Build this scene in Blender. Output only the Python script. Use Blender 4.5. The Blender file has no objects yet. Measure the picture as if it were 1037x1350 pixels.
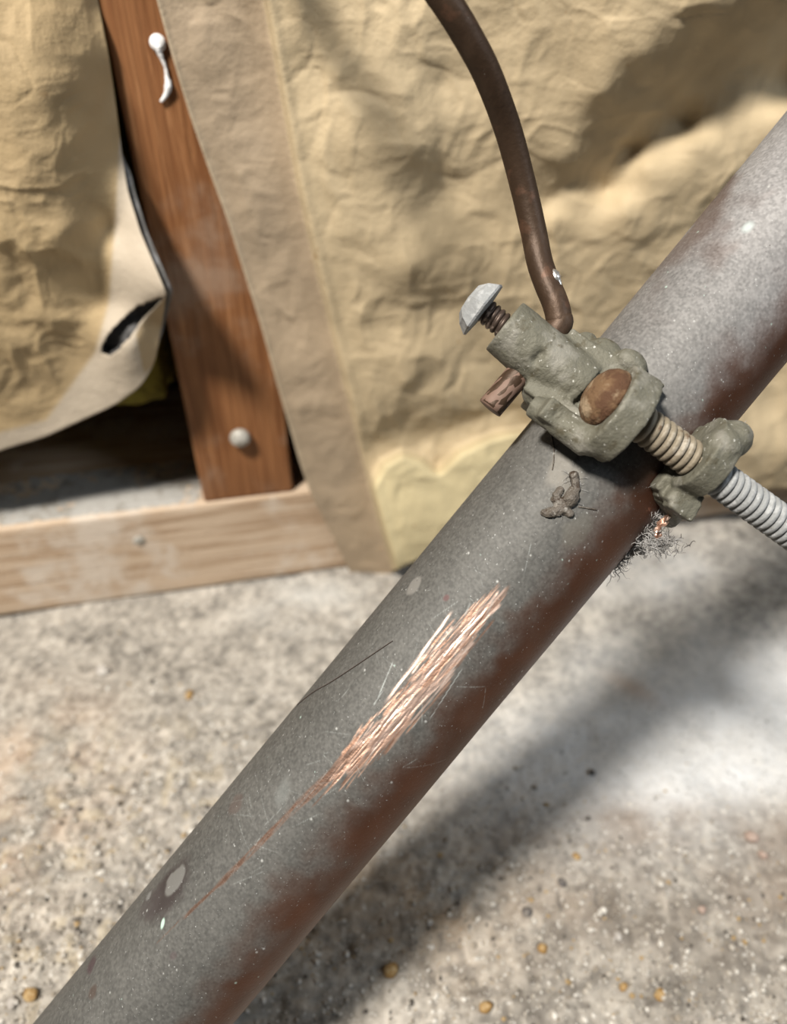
import bpy, bmesh, math, random
import numpy as np
from mathutils import Vector, Matrix

# ------------------------------------------------------------------ camera, world, lights, exposure
S = bpy.context.scene
COL = S.collection
random.seed(4); RNG = np.random.default_rng(4)
MM = 0.001
FPX, IW, IH = 980.0, 1037, 1350
PITCH = math.radians(40); HC = 218.0

cd = bpy.data.cameras.new('camera'); cam = bpy.data.objects.new('camera', cd); COL.objects.link(cam)
cam.location = (0, 0, HC*MM); cam.rotation_euler = (math.pi/2-PITCH, 0, 0)
cd.sensor_fit = 'VERTICAL'; cd.sensor_height = 36; cd.lens = FPX*36/IH
cd.clip_start = 0.005; cd.clip_end = 20
cd.dof.use_dof = True; cd.dof.focus_distance = 0.127; cd.dof.aperture_fstop = 12.5
S.camera = cam

wd = bpy.data.worlds.new('world'); S.world = wd; wd.use_nodes = True
wd.node_tree.nodes['Background'].inputs[0].default_value = (0.93, 0.96, 1.0, 1)
wd.node_tree.nodes['Background'].inputs[1].default_value = 0.06

def lamp(name, kind, loc, energy, color, size):
    l = bpy.data.lights.new(name, kind); o = bpy.data.objects.new(name, l); COL.objects.link(o)
    o.location = loc; l.energy = energy; l.color = color
    if kind == 'POINT': l.shadow_soft_size = size
    else: l.size = size
    return o
lamp('ceiling_bulb', 'POINT', (-0.32, -0.217, 0.90), 76.0, (1.0, 0.95, 0.87), 0.065)
v = lamp('cool_fill', 'AREA', (0.75, -0.15, 0.75), 3.5, (0.80, 0.90, 1.0), 0.35)  # cool fill added out of view for a bluish cast; no vent is known
v.rotation_euler = (Vector((0.1, 0.12, 0.05))-v.location).to_track_quat('-Z', 'Y').to_euler()

S.view_settings.view_transform = 'Standard'; S.view_settings.look = 'None'
S.view_settings.gamma = 1; S.view_settings.use_curve_mapping = False
S.view_settings.exposure = 0.0

# ------------------------------------------------------------------ geometry of the place
CP, SP = math.cos(PITCH), math.sin(PITCH)
cR = np.array([1., 0, 0]); cU = np.array([0, SP, CP]); cF = np.array([0, CP, -SP]); C0 = np.array([0, 0, HC])
def ray(x, y):
    x = np.asarray(x, float); y = np.asarray(y, float)
    return ((x-IW/2)/FPX)[..., None]*cR-((y-IH/2)/FPX)[..., None]*cU+cF
YAW = math.radians(11.38)                      # the stud wall runs to the right and a little away
WA = np.array([math.cos(YAW), math.sin(YAW), 0]); WN = np.array([math.sin(YAW), -math.cos(YAW), 0]); WZ = np.array([0, 0, 1.])
WO = np.array([-153.8, 196.6, 0.])             # foot of the wall
def wall_pt(a, d, z):                          # along the wall, out of the wall, up  -> world mm
    a, d, z = np.broadcast_arrays(np.asarray(a, float), np.asarray(d, float), np.asarray(z, float))
    return WO+a[..., None]*WA+d[..., None]*WN+z[..., None]*WZ
def sight_wall(x, y, d=0.0):                   # which (a, z) of the wall lies at that place of the photo
    r = ray(x, y); d = np.asarray(d, float)
    t = (((WO-C0)@WN)+d)/(r@WN)
    q = C0+r*t[..., None]
    return (q-WO)@WA, q[..., 2]
def sight_floor(x, y, z=0.0):
    r = ray(x, y); t = (z-HC)/r[..., 2]
    return C0+r*t[..., None]

# pipe frame: X along the pipe (up to the right), Y to the upper left, Z towards the room
R_PIPE = 14.3
uv = np.array([.64, .768]); nv = np.array([.768, -.64])
def axis_pt(u, n, D):
    w = uv*u+nv*n
    return C0+w[0]*cR+w[1]*cU+D*cF
A_LOW = axis_pt(-738/980*140.8, 23.9, 140.8)
A_TOP = axis_pt(617/980*134.8, 22.6, 134.8)
PX = (A_TOP-A_LOW); PLEN = np.linalg.norm(PX); PX = PX/PLEN
PZ = -cF-((-cF)@PX)*PX; PZ /= np.linalg.norm(PZ); PY = np.cross(PZ, PX)
def lam():                                     # clamp sits where u = 36.8
    best = min(np.linspace(0, 1, 2001), key=lambda f: abs(((A_LOW+(A_TOP-A_LOW)*f-C0)@cR)*.64+((A_LOW+(A_TOP-A_LOW)*f-C0)@cU)*.768-36.8))
    return A_LOW+(A_TOP-A_LOW)*best
PO = lam()
PM = Matrix(((PX[0], PY[0], PZ[0], PO[0]*MM), (PX[1], PY[1], PZ[1], PO[1]*MM), (PX[2], PY[2], PZ[2], PO[2]*MM), (0, 0, 0, 1)))
B = np.stack([PX, PY, PZ])
def loc(x, y, z):                              # clamp-frame (X, Y) at height z in front of the axis
    o = B@(C0-PO); r = B@ray(x, y); t = (z-o[2])/r[2]
    return o+r*t
def on_pipe(x, y, rad=R_PIPE):                 # place on the pipe: X, angle from Z towards Y
    o = B@(C0-PO); r = B@ray(x, y)
    a = r[1]**2+r[2]**2; b = o[1]*r[1]+o[2]*r[2]; c = o[1]**2+o[2]**2-rad**2
    q = b*b-a*c
    t = (-b-math.sqrt(max(q, 0)))/a; p = o+r*t
    return p[0], math.atan2(p[1], p[2])

# ------------------------------------------------------------------ numpy noise
def _hash(ix, iy, iz, seed):
    h = (ix*374761393+iy*668265263+iz*2147483647+seed*144269504) & 0xFFFFFFFF
    h = ((h ^ (h >> 13))*1274126177) & 0xFFFFFFFF
    return ((h ^ (h >> 16)) & 0xFFFF)/65535.0
def noise(P, seed=0):
    P = np.asarray(P, float)
    if P.shape[-1] == 2: P = np.concatenate([P, np.zeros(P.shape[:-1]+(1,))], -1)
    I = np.floor(P).astype(np.int64); f = P-I; f = f*f*f*(f*(f*6-15)+10)
    out = 0
    for dx in (0, 1):
        wx = f[..., 0] if dx else 1-f[..., 0]
        for dy in (0, 1):
            wy = f[..., 1] if dy else 1-f[..., 1]
            for dz in (0, 1):
                wz = f[..., 2] if dz else 1-f[..., 2]
                out = out+wx*wy*wz*_hash(I[..., 0]+dx, I[..., 1]+dy, I[..., 2]+dz, seed)
    return out*2-1
def fbm(P, oct=4, seed=0):
    P = np.asarray(P, float); s = 0; a = 1; n = 0
    for k in range(oct):
        s = s+a*noise(P*2**k+17.3*k, seed+k); n += a; a *= .5
    return s/n
def ridged(P, oct=3, seed=0):
    P = np.asarray(P, float); s = 0; a = 1
    for k in range(oct):
        s = s+a*(1-2*np.abs(noise(P*2**k+9.1*k, seed+k))); a *= .5
    return s/1.75
def smooth(a, b, x):
    t = np.clip((x-a)/(b-a), 0, 1); return t*t*(3-2*t)
def rbf(pts):
    pts = np.array(pts, float); X = pts[:, :2]/200; n = len(X)
    d = np.linalg.norm(X[:, None]-X[None], axis=-1)
    M = np.zeros((n+1, n+1)); M[:n, :n] = d; M[:n, n] = 1; M[n, :n] = 1
    w = np.linalg.solve(M, np.append(pts[:, 2], 0))
    def f(x, y):
        q = np.stack([x, y], -1)/200; out = np.full(q.shape[:-1], w[n])
        for k in range(n): out = out+w[k]*np.sqrt(((q-X[k])**2).sum(-1)+.004)
        return out
    return f

# ------------------------------------------------------------------ builders
def new_mesh(name, verts, faces, mat, parent=None, smooth_=True, attrs=None):
    me = bpy.data.meshes.new(name)
    verts = np.asarray(verts, np.float32)
    faces_np = faces if isinstance(faces, np.ndarray) else None
    if faces_np is not None:
        k = faces_np.shape[1]; nf = len(faces_np)
        me.vertices.add(len(verts)); me.vertices.foreach_set('co', verts.ravel())
        me.loops.add(nf*k); me.loops.foreach_set('vertex_index', faces_np.ravel().astype(np.int32))
        me.polygons.add(nf); me.polygons.foreach_set('loop_start', np.arange(0, nf*k, k, dtype=np.int32))
        me.update(calc_edges=True)
    else:
        me.from_pydata([tuple(v) for v in verts], [], faces); me.update()
    me.polygons.foreach_set('use_smooth', np.full(len(me.polygons), smooth_))
    for k, v in (attrs or {}).items():
        v = np.asarray(v, np.float32)
        if v.ndim == 2:
            at = me.attributes.new(k, 'FLOAT_COLOR', 'POINT')
            at.data.foreach_set('color', np.concatenate([v, np.ones((len(v), 1), np.float32)], 1).ravel())
        else:
            at = me.attributes.new(k, 'FLOAT', 'POINT'); at.data.foreach_set('value', v)
    o = bpy.data.objects.new(name, me); COL.objects.link(o)
    if mat: me.materials.append(mat)
    if parent: o.parent = parent
    return o
def grid_faces(n, m):
    i = np.arange(n-1)[:, None]*m+np.arange(m-1)[None]
    return np.stack([i, i+1, i+m+1, i+m], -1).reshape(-1, 4)
def from_bm(name, bm, mat, parent=None, sm=True):
    me = bpy.data.meshes.new(name); bmesh.ops.recalc_face_normals(bm, faces=bm.faces[:]); bm.to_mesh(me); bm.free()
    me.polygons.foreach_set('use_smooth', np.full(len(me.polygons), sm))
    o = bpy.data.objects.new(name, me); COL.objects.link(o)
    if mat: me.materials.append(mat)
    if parent: o.parent = parent
    return o
def thing(name, label, cat, M=None, group=None):
    o = bpy.data.objects.new(name, None); COL.objects.link(o); o.empty_display_size = .01
    if M is not None: o.matrix_world = M
    o['label'] = label; o['category'] = cat
    if group: o['group'] = group
    return o
def tag(o, label, cat, group=None):
    o['label'] = label; o['category'] = cat
    if group: o['group'] = group
    return o
def frame(p, q):
    p = Vector(p); q = Vector(q); z = (q-p).normalized()
    x = z.orthogonal().normalized(); y = z.cross(x)
    return p, q, x, y, z
def add_cyl(bm, p, q, r0, r1=None, seg=24, sx=1.0, xdir=None, cap=True):
    p, q, x, y, z = frame(p, q); r1 = r0 if r1 is None else r1
    if xdir is not None: x = (Vector(xdir)-Vector(xdir).dot(z)*z).normalized(); y = z.cross(x)
    A = [bm.verts.new(p+(x*math.cos(t)*sx+y*math.sin(t))*r0) for t in [k*2*math.pi/seg for k in range(seg)]]
    C = [bm.verts.new(q+(x*math.cos(t)*sx+y*math.sin(t))*r1) for t in [k*2*math.pi/seg for k in range(seg)]]
    for k in range(seg): bm.faces.new((A[k], A[(k+1) % seg], C[(k+1) % seg], C[k]))
    if cap: bm.faces.new(A[::-1]); bm.faces.new(C)
def add_lathe(bm, p, axis, prof, seg=28, wob=0):      # prof: (radius, height)
    z = Vector(axis).normalized(); x = z.orthogonal().normalized(); y = z.cross(x); p = Vector(p); rings = []
    for r, h in prof:
        if r < 1e-9: rings.append([bm.verts.new(p+z*h)]); continue
        rings.append([bm.verts.new(p+z*h+(x*math.cos(t)+y*math.sin(t))*r*(1+wob*math.sin(3*t+h*900))) for t in [k*2*math.pi/seg for k in range(seg)]])
    for a, b in zip(rings, rings[1:]):
        for k in range(seg):
            k2 = (k+1) % seg
            if len(a) == 1 and len(b) == 1: continue
            if len(a) == 1: bm.faces.new((a[0], b[k2], b[k]))
            elif len(b) == 1: bm.faces.new((a[k], a[k2], b[0]))
            else: bm.faces.new((a[k], a[k2], b[k2], b[k]))
    if len(rings[0]) > 1: bm.faces.new(rings[0][::-1])
    if len(rings[-1]) > 1: bm.faces.new(rings[-1])
def add_box(bm, c, ax, h):                            # centre, three axes, three half sizes
    c = Vector(c); a = [Vector(k).normalized()*s for k, s in zip(ax, h)]
    v = [bm.verts.new(c+a[0]*i+a[1]*j+a[2]*k) for i in (-1, 1) for j in (-1, 1) for k in (-1, 1)]
    for f in ((0, 1, 3, 2), (4, 6, 7, 5), (0, 4, 5, 1), (2, 3, 7, 6), (0, 2, 6, 4), (1, 5, 7, 3)): bm.faces.new([v[i] for i in f])
def add_arc(bm, r0, r1, t0, t1, x0, x1, n=24):        # strip bent round the pipe
    rows = []
    for k in range(n+1):
        t = t0+(t1-t0)*k/n; s, c = math.sin(t), math.cos(t)
        rows.append([bm.verts.new((x, r*s, r*c)) for x, r in ((x0, r0), (x1, r0), (x1, r1), (x0, r1))])
    for a, b in zip(rows, rows[1:]):
        for k in range(4): bm.faces.new((a[k], a[(k+1) % 4], b[(k+1) % 4], b[k]))
    bm.faces.new(rows[0][::-1]); bm.faces.new(rows[-1])
def add_ball(bm, c, r, scale=(1, 1, 1), sub=2):
    g = bmesh.ops.create_icosphere(bm, subdivisions=sub, radius=r)
    for v in g['verts']: v.co = Vector((v.co.x*scale[0], v.co.y*scale[1], v.co.z*scale[2]))+Vector(c)
def cast_part(name, bm, mat, parent, voxel=.0004, smooth_it=6, lump=.00025, keep_off=None, seed=0, dents=()):
    """melt primitives into one cast skin, then roughen it"""
    o = from_bm(name, bm, None); m = o.modifiers.new('r', 'REMESH'); m.mode = 'VOXEL'; m.voxel_size = voxel
    s = o.modifiers.new('s', 'SMOOTH'); s.iterations = smooth_it; s.factor = .5
    dg = bpy.context.evaluated_depsgraph_get(); dg.update()
    me = bpy.data.meshes.new_from_object(o.evaluated_get(dg))
    old = o.data; o.modifiers.clear(); o.data = me; bpy.data.meshes.remove(old); me.name = name
    n = len(me.vertices); co = np.empty(n*3, np.float32); me.vertices.foreach_get('co', co); co = co.reshape(-1, 3)
    no = np.empty(n*3, np.float32); me.vertices.foreach_get('normal', no); no = no.reshape(-1, 3)
    co = co+no*(fbm(co*260, 4, seed)*lump*1.3+noise(co*1500, seed+9)*lump*.2)[:, None]
    for (px, py, rl, dp) in dents:
        o_ = B@(C0-PO); r_ = B@ray(px, py); r_ = r_/np.linalg.norm(r_); q = co/MM-o_; tt = q@r_; off_ = np.linalg.norm(q-tt[:, None]*r_, axis=1)
        front = (no@r_) < -.1; ring = np.exp(-((off_-abs(rl))/.28)**2) if rl < 0 else np.exp(-(off_/rl)**2)
        co = co+(r_*MM)[None]*(dp*ring*front)[:, None]
    if keep_off:
        r = np.hypot(co[:, 1], co[:, 2]); k = r < keep_off
        sc = np.where(k, keep_off/np.maximum(r, 1e-6), 1); co[:, 1] *= sc; co[:, 2] *= sc
    me.vertices.foreach_set('co', co.ravel().astype(np.float32)); me.update()
    me.polygons.foreach_set('use_smooth', np.full(len(me.polygons), True))
    me.materials.append(mat); o.parent = parent
    return o
def thread_bm(bm, p, q, r, pitch, depth, seg=28, per=8):
    p, q, x, y, z = frame(p, q); L = (q-p).length; n = max(2, int(L/pitch*per)); rings = []
    for i in range(n+1):
        h = L*i/n; ring = []
        for k in range(seg):
            t = 2*math.pi*k/seg; ph = (h/pitch-k/seg) % 1.0
            rr = r-depth*(1-math.sin(math.pi*ph))**1.6
            ring.append(bm.verts.new(p+z*h+(x*math.cos(t)+y*math.sin(t))*rr))
        rings.append(ring)
    for a, b in zip(rings, rings[1:]):
        for k in range(seg): bm.faces.new((a[k], a[(k+1) % seg], b[(k+1) % seg], b[k]))
    bm.faces.new(rings[0][::-1]); bm.faces.new(rings[-1])
def tube(name, pts, rad, mat, parent=None, seg=16, wob=0.0, res=8):
    P = [Vector(p) for p in pts]; out = []
    rads = rad if isinstance(rad, (list, tuple)) else [rad]*len(P)
    for i in range(len(P)-1):
        p0 = P[max(i-1, 0)]; p1 = P[i]; p2 = P[i+1]; p3 = P[min(i+2, len(P)-1)]
        for k in range(res):
            t = k/res
            out.append((0.5*((2*p1)+(p2-p0)*t+(2*p0-5*p1+4*p2-p3)*t*t+(3*p1-p0-3*p2+p3)*t**3), rads[i]*(1-t)+rads[i+1]*t))
    out.append((P[-1], rads[-1])); bm = bmesh.new(); x = None; rings = []
    for i, (p, r) in enumerate(out):
        z = (out[min(i+1, len(out)-1)][0]-out[max(i-1, 0)][0]).normalized()
        x = z.orthogonal().normalized() if x is None else (x-x.dot(z)*z).normalized()
        y = z.cross(x)
        rings.append([bm.verts.new(p+(x*math.cos(t)+y*math.sin(t))*r*(1+wob*random.uniform(-1, 1))) for t in [k*2*math.pi/seg for k in range(seg)]])
    for a, b in zip(rings, rings[1:]):
        for k in range(seg): bm.faces.new((a[k], a[(k+1) % seg], b[(k+1) % seg], b[k]))
    bm.faces.new(rings[0][::-1]); bm.faces.new(rings[-1])
    return from_bm(name, bm, mat, parent)
def fibres(name, lines, rad, mat, parent=None):
    cu = bpy.data.curves.new(name, 'CURVE'); cu.dimensions = '3D'; cu.bevel_depth = rad; cu.bevel_resolution = 1
    for L in lines:
        sp = cu.splines.new('POLY'); sp.points.add(len(L)-1)
        for k, p in enumerate(L): sp.points[k].co = (p[0], p[1], p[2], 1); sp.points[k].radius = 1-.5*abs(2*k/(len(L)-1)-1)
    o = bpy.data.objects.new(name, cu); COL.objects.link(o); cu.materials.append(mat)
    if parent: o.parent = parent
    return o

# ------------------------------------------------------------------ materials
def material(name, layers, rough=.8, metal=0.0, bump=(), attr=None, rough_attr=None, metal_attr=None, spec=.3):
    """layers: (colour, mask scale, lo, hi, stretch) stacked; bump: (scale, strength, stretch)"""
    m = bpy.data.materials.new(name); m.use_nodes = True; N = m.node_tree.nodes; L = m.node_tree.links
    b = N['Principled BSDF']; b.inputs['Roughness'].default_value = rough; b.inputs['Metallic'].default_value = metal
    b.inputs['Specular IOR Level'].default_value = spec
    tc = N.new('ShaderNodeTexCoord')
    def tex(scale, stretch=(1, 1, 1), detail=5, seed=0):
        mp = N.new('ShaderNodeMapping'); mp.inputs['Scale'].default_value = stretch; mp.inputs['Location'].default_value = (seed*.37, seed*.21, seed*.13)
        L.new(tc.outputs['Object'], mp.inputs[0]); t = N.new('ShaderNodeTexNoise')
        t.inputs['Scale'].default_value = scale; t.inputs['Detail'].default_value = detail; t.inputs['Roughness'].default_value = .6
        L.new(mp.outputs[0], t.inputs['Vector']); return t.outputs['Fac']
    cur = None
    if attr:
        a = N.new('ShaderNodeAttribute'); a.attribute_name = attr; cur = a.outputs['Color']
    for i, l in enumerate(layers):
        col = tuple(l[0])+(1,)
        if len(l) == 1:
            c = N.new('ShaderNodeRGB'); c.outputs[0].default_value = col; cur = c.outputs[0]; continue
        f = tex(l[1], l[4] if len(l) > 4 else (1, 1, 1), seed=i+1)
        mr = N.new('ShaderNodeMapRange'); mr.interpolation_type = 'SMOOTHSTEP'; mr.inputs['From Min'].default_value = l[2]; mr.inputs['From Max'].default_value = l[3]
        L.new(f, mr.inputs['Value']); mx = N.new('ShaderNodeMix'); mx.data_type = 'RGBA'
        L.new(mr.outputs[0], mx.inputs['Factor']); L.new(cur, mx.inputs['A']); mx.inputs['B'].default_value = col; cur = mx.outputs['Result']
    L.new(cur, b.inputs['Base Color'])
    nrm = None
    for i, bp in enumerate(bump):
        f = tex(bp[0], bp[2] if len(bp) > 2 else (1, 1, 1), 4, 20+i); bn = N.new('ShaderNodeBump')
        bn.inputs['Strength'].default_value = 1; bn.inputs['Distance'].default_value = bp[1]
        L.new(f, bn.inputs['Height'])
        if nrm: L.new(nrm, bn.inputs['Normal'])
        nrm = bn.outputs[0]
    if nrm: L.new(nrm, b.inputs['Normal'])
    for nm, inp in ((rough_attr, 'Roughness'), (metal_attr, 'Metallic')):
        if nm:
            a = N.new('ShaderNodeAttribute'); a.attribute_name = nm; L.new(a.outputs['Fac'], b.inputs[inp])
    return m

M_kraft = material('kraft_paper', [((.56, .40, .205),), ((.46, .31, .15), 45, .45, .65), ((.64, .48, .27), 90, .55, .75)], .75, bump=((220, .0006), (1100, .0002)))
M_kraft_dim = material('kraft_paper_tan', [((.47, .325, .185),), ((.38, .25, .135), 55, .42, .62), ((.56, .42, .26), 120, .55, .75)], .75, bump=((200, .0007), (1100, .0002)))
M_cream = material('paper_reverse', [((.72, .60, .44),), ((.62, .50, .35), 60, .5, .7)], .75, bump=((400, .0002),))
M_asphalt = material('asphalt_liner', [((.07, .068, .066),), ((.14, .14, .145), 200, .5, .65)], .5, bump=((500, .0003),))
M_glass = material('fibreglass_wool', [((.20, .165, .025),), ((.13, .105, .015), 250, .45, .6)], .9, bump=((600, .001),))
M_stud = material('aged_fir', [((.23, .098, .037),), ((.165, .064, .022), 20, .42, .60, (26, 26, .9)), ((.33, .155, .065), 30, .55, .70, (16, 16, 1)), ((.27, .17, .11), 24, .50, .68), ((.12, .05, .02), 9, .66, .74, (20, 20, 2.2))], .6, bump=((20, .0006, (30, 30, 1.5)),))
M_plate = material('dusty_plank', [((.50, .385, .28),), ((.37, .26, .17), 16, .42, .6, (1.2, 14, 22)), ((.55, .47, .39), 35, .5, .66)], .8, bump=((20, .0005, (1.5, 20, 30)), (700, .0003)))
M_sheath = material('dark_sheathing', [((.022, .016, .012),), ((.035, .026, .02), 60, .45, .6)], .9)
M_floor = material('concrete', [((.07, .06, .05), 800, .60, .72), ((.62, .59, .54), 650, .60, .72), ((.30, .20, .12), 260, .69, .76)], .9, bump=((500, .0006), (1600, .00035)), attr='Col', spec=.2)
M_grit = material('grit', [], .8, attr='Col', bump=((900, .0002),))
M_pipe = material('tarnished_copper', [((.42, .43, .42), 2600, .64, .76), ((.05, .04, .038), 1900, .67, .76)], .5, attr='Col', rough_attr='rough', metal_attr='metal', bump=((1500, .00006),), spec=.35)
M_bronze = material('weathered_bronze', [((.118, .112, .085),), ((.20, .19, .16), 160, .48, .66), ((.085, .075, .05), 330, .55, .68), ((.50, .49, .45), 1300, .62, .74)], .62, .15, bump=((330, .0003), (1300, .00022)))
M_rust = material('rust', [((.13, .075, .038),), ((.075, .036, .018), 300, .45, .62), ((.26, .19, .12), 260, .54, .68)], .85, bump=((900, .0005),))
M_steel_tan = material('dirty_thread', [((.22, .185, .135),), ((.38, .34, .28), 300, .48, .64), ((.12, .08, .05), 420, .58, .68)], .6, .2, bump=((1200, .0002),))
M_zinc = material('white_zinc', [((.25, .255, .255),), ((.36, .365, .365), 500, .5, .65), ((.19, .19, .18), 700, .60, .7)], .65, .1, bump=((1400, .0002),))
M_darksteel = material('brown_thread', [((.07, .05, .04),), ((.32, .25, .21), 500, .52, .66)], .45, .5)
M_wire = material('brown_copper_wire', [((.046, .027, .016),), ((.075, .046, .029), 130, .48, .64, (1, 1, .25)), ((.08, .042, .025), 240, .56, .68), ((.5, .48, .44), 1500, .73, .78)], .5, .35, bump=((900, .0001),))
M_stub = material('brown_copper_cut_end', [((.16, .10, .075),), ((.19, .13, .10), 300, .45, .7), ((.13, .09, .07), 600, .58, .7)], .65, .1)
M_bright = material('bright_metal', [((.75, .72, .68),)], .3, .9)
M_copper = material('bright_copper', [((.85, .50, .36),), ((.95, .72, .6), 800, .5, .6)], .3, .9)
M_nail = material('galvanised_nail', [((.36, .34, .30),), ((.52, .50, .46), 400, .5, .65)], .55, .2)
M_paint = material('white_paint', [((.80, .80, .80),), ((.6, .58, .55), 300, .58, .7)], .5, bump=((500, .0003),))
M_lint = material('lint_fibre', [((.32, .31, .30),), ((.18, .17, .16), 400, .5, .6)], .9)
M_hair = material('dark_hair', [((.05, .035, .03),)], .5)
M_crust = material('dried_crust', [((.10, .085, .07),), ((.30, .28, .25), 500, .56, .68), ((.05, .035, .025), 600, .54, .66)], .4, bump=((700, .0009),))

# ------------------------------------------------------------------ setting: floor
xs = np.arange(-230, 430, .8); ys = np.arange(-90, 400, .8)
GX, GY = np.meshgrid(xs, ys); P2 = np.stack([GX, GY], -1)
def blob(px, py, sx, sy, ang=0):
    c = sight_floor(px, py); dx, dy = GX-c[0], GY-c[1]; ca, sa = math.cos(ang), math.sin(ang)
    return np.exp(-(((dx*ca+dy*sa)/sx)**2+((-dx*sa+dy*ca)/sy)**2))
rough_l = np.clip(blob(90, 1230, 45, 45)+.8*blob(200, 1050, 40, 25), 0, 1)
rough_r = np.clip(blob(900, 1280, 60, 45)+.7*blob(600, 1250, 50, 30), 0, 1)
smooth_r = np.clip(blob(900, 960, 60, 50)+blob(1000, 800, 60, 40), 0, 1)
gr = np.clip(.32+1.4*rough_l+.6*rough_r-.25*smooth_r, .08, 1.8)
Hf = fbm(P2/38, 3, 3)*2.2+fbm(P2/9, 3, 11)*.8*gr+ridged(P2/3.6, 2, 21)*.55*gr+noise(P2/1.7, 31)*.45*gr
pit = smooth(.35, .6, noise(P2/6, 44))*smooth(.1, .5, noise(P2/18, 45)); Hf = Hf-pit*1.6*gr
Hf = Hf-1.2
fc = np.array([.32, .293, .256])[None, None]*(1+.26*fbm(P2/20, 4, 5)+.40*noise(P2/1.5, 6)+.26*noise(P2/4.5, 7))[..., None]
def tint(mask, col):
    global fc; fc = fc*(1-mask[..., None])+np.array(col)*mask[..., None]
nz = np.clip(.5+.9*fbm(P2/14, 4, 61), 0, 1)
tint(.55*blob(20, 1040, 30, 30)*nz, (.56, .36, .22))
tint(np.clip(1.1*blob(940, 985, 70, 24, .2)+.6*blob(780, 1010, 30, 18)+.8*blob(1000, 890, 60, 24), 0, .95)*(.6+.4*nz), (.70, .71, .72))  # whitish concrete, with the bluish sheen at the right painted into its colour
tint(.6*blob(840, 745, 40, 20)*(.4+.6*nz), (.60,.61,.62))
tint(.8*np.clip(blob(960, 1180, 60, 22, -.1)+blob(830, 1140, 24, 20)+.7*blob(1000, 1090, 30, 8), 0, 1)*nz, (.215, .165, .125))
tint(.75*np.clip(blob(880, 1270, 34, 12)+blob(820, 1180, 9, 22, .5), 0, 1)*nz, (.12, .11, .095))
tint(.5*blob(540, 1180, 30, 22)*nz, (.40, .27, .15))
tint(.5*blob(420, 790, 30, 14)*nz, (.52, .52, .50))
tint(.7*blob(835, 905, 9, 4, -.7), (.42, .33, .27))
tint(.5*rough_l*smooth(.2, .6, noise(P2/2.4, 71)), (.13, .115, .10))
tint(.5*rough_l*smooth(.35, .7, noise(P2/4, 72)), (.44, .37, .26))
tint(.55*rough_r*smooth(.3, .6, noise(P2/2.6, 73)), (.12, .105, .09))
fv = np.stack([GX, GY, Hf], -1).reshape(-1, 3)*MM
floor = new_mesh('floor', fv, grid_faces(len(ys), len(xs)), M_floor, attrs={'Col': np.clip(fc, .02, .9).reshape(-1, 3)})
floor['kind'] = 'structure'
def floor_z(x, y):
    i = int(round((y-ys[0])/.8)); j = int(round((x-xs[0])/.8)); return Hf[i, j]

def wall_box(name, a0, a1, d0, d1, z0, z1, mat, bev=1.0, parent=None, cuts=0):
    bm = bmesh.new(); c = wall_pt((a0+a1)/2, (d0+d1)/2, (z0+z1)/2)*MM
    add_box(bm, c, (WA, WN, WZ), [abs(a1-a0)/2*MM, abs(d1-d0)/2*MM, abs(z1-z0)/2*MM])
    if bev: bmesh.ops.bevel(bm, geom=bm.edges[:], offset=bev*MM, segments=2, affect='EDGES', profile=.6)
    return from_bm(name, bm, mat, parent, False)
# dark boards behind the studs
wb = wall_box('wall_back', -140, 470, -112, -92, -6, 330, M_sheath, 0); wb['kind'] = 'structure'

# bottom plate and stud (wall-aligned objects: local X along the wall, Y out of it)
WM = lambda a, d, z: Matrix(((WA[0], -WN[0], 0, 0), (WA[1], -WN[1], 0, 0), (0, 0, 1, 0), (0, 0, 0, 1)))
def wall_obj_matrix(a, d, z):
    p = wall_pt(a, d, z)*MM
    m = WM(0, 0, 0).copy(); m.translation = Vector(p); return m
def lumber(name, sx, sy, sz, mat, M, label, cat, seed):
    nx, ny, nz_ = [max(3, int(k/4)) for k in (sx, sy, sz)]
    bm = bmesh.new(); add_box(bm, (0, 0, 0), ((1, 0, 0), (0, 1, 0), (0, 0, 1)), (sx/2*MM, sy/2*MM, sz/2*MM))
    bmesh.ops.bevel(bm, geom=bm.edges[:], offset=1.3*MM, segments=3, affect='EDGES', profile=.6)
    long_e = [e for e in bm.edges if e.calc_length() > .01]
    bmesh.ops.subdivide_edges(bm, edges=long_e, cuts=14, use_grid_fill=True)
    for v in bm.verts:
        n = noise(np.array([v.co.x*55, v.co.y*55, v.co.z*30]), seed); v.co += v.co.normalized()*float(n)*.0004
    o = from_bm(name, bm, mat, None, True); o.matrix_world = M; return tag(o, label, cat)
plate = lumber('bottom_plate', 640, 90, 42.5, M_plate, wall_obj_matrix(160, -45, 21.3), 'dusty pale wooden sole plate lying along the concrete under the stud', 'plank', 5)
stud = lumber('wall_stud', 33.5, 90, 262, M_stud, wall_obj_matrix(101.9, -46, 42.6+131), 'reddish brown wooden wall stud between the two sheets of kraft paper', 'stud', 8)

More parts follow.
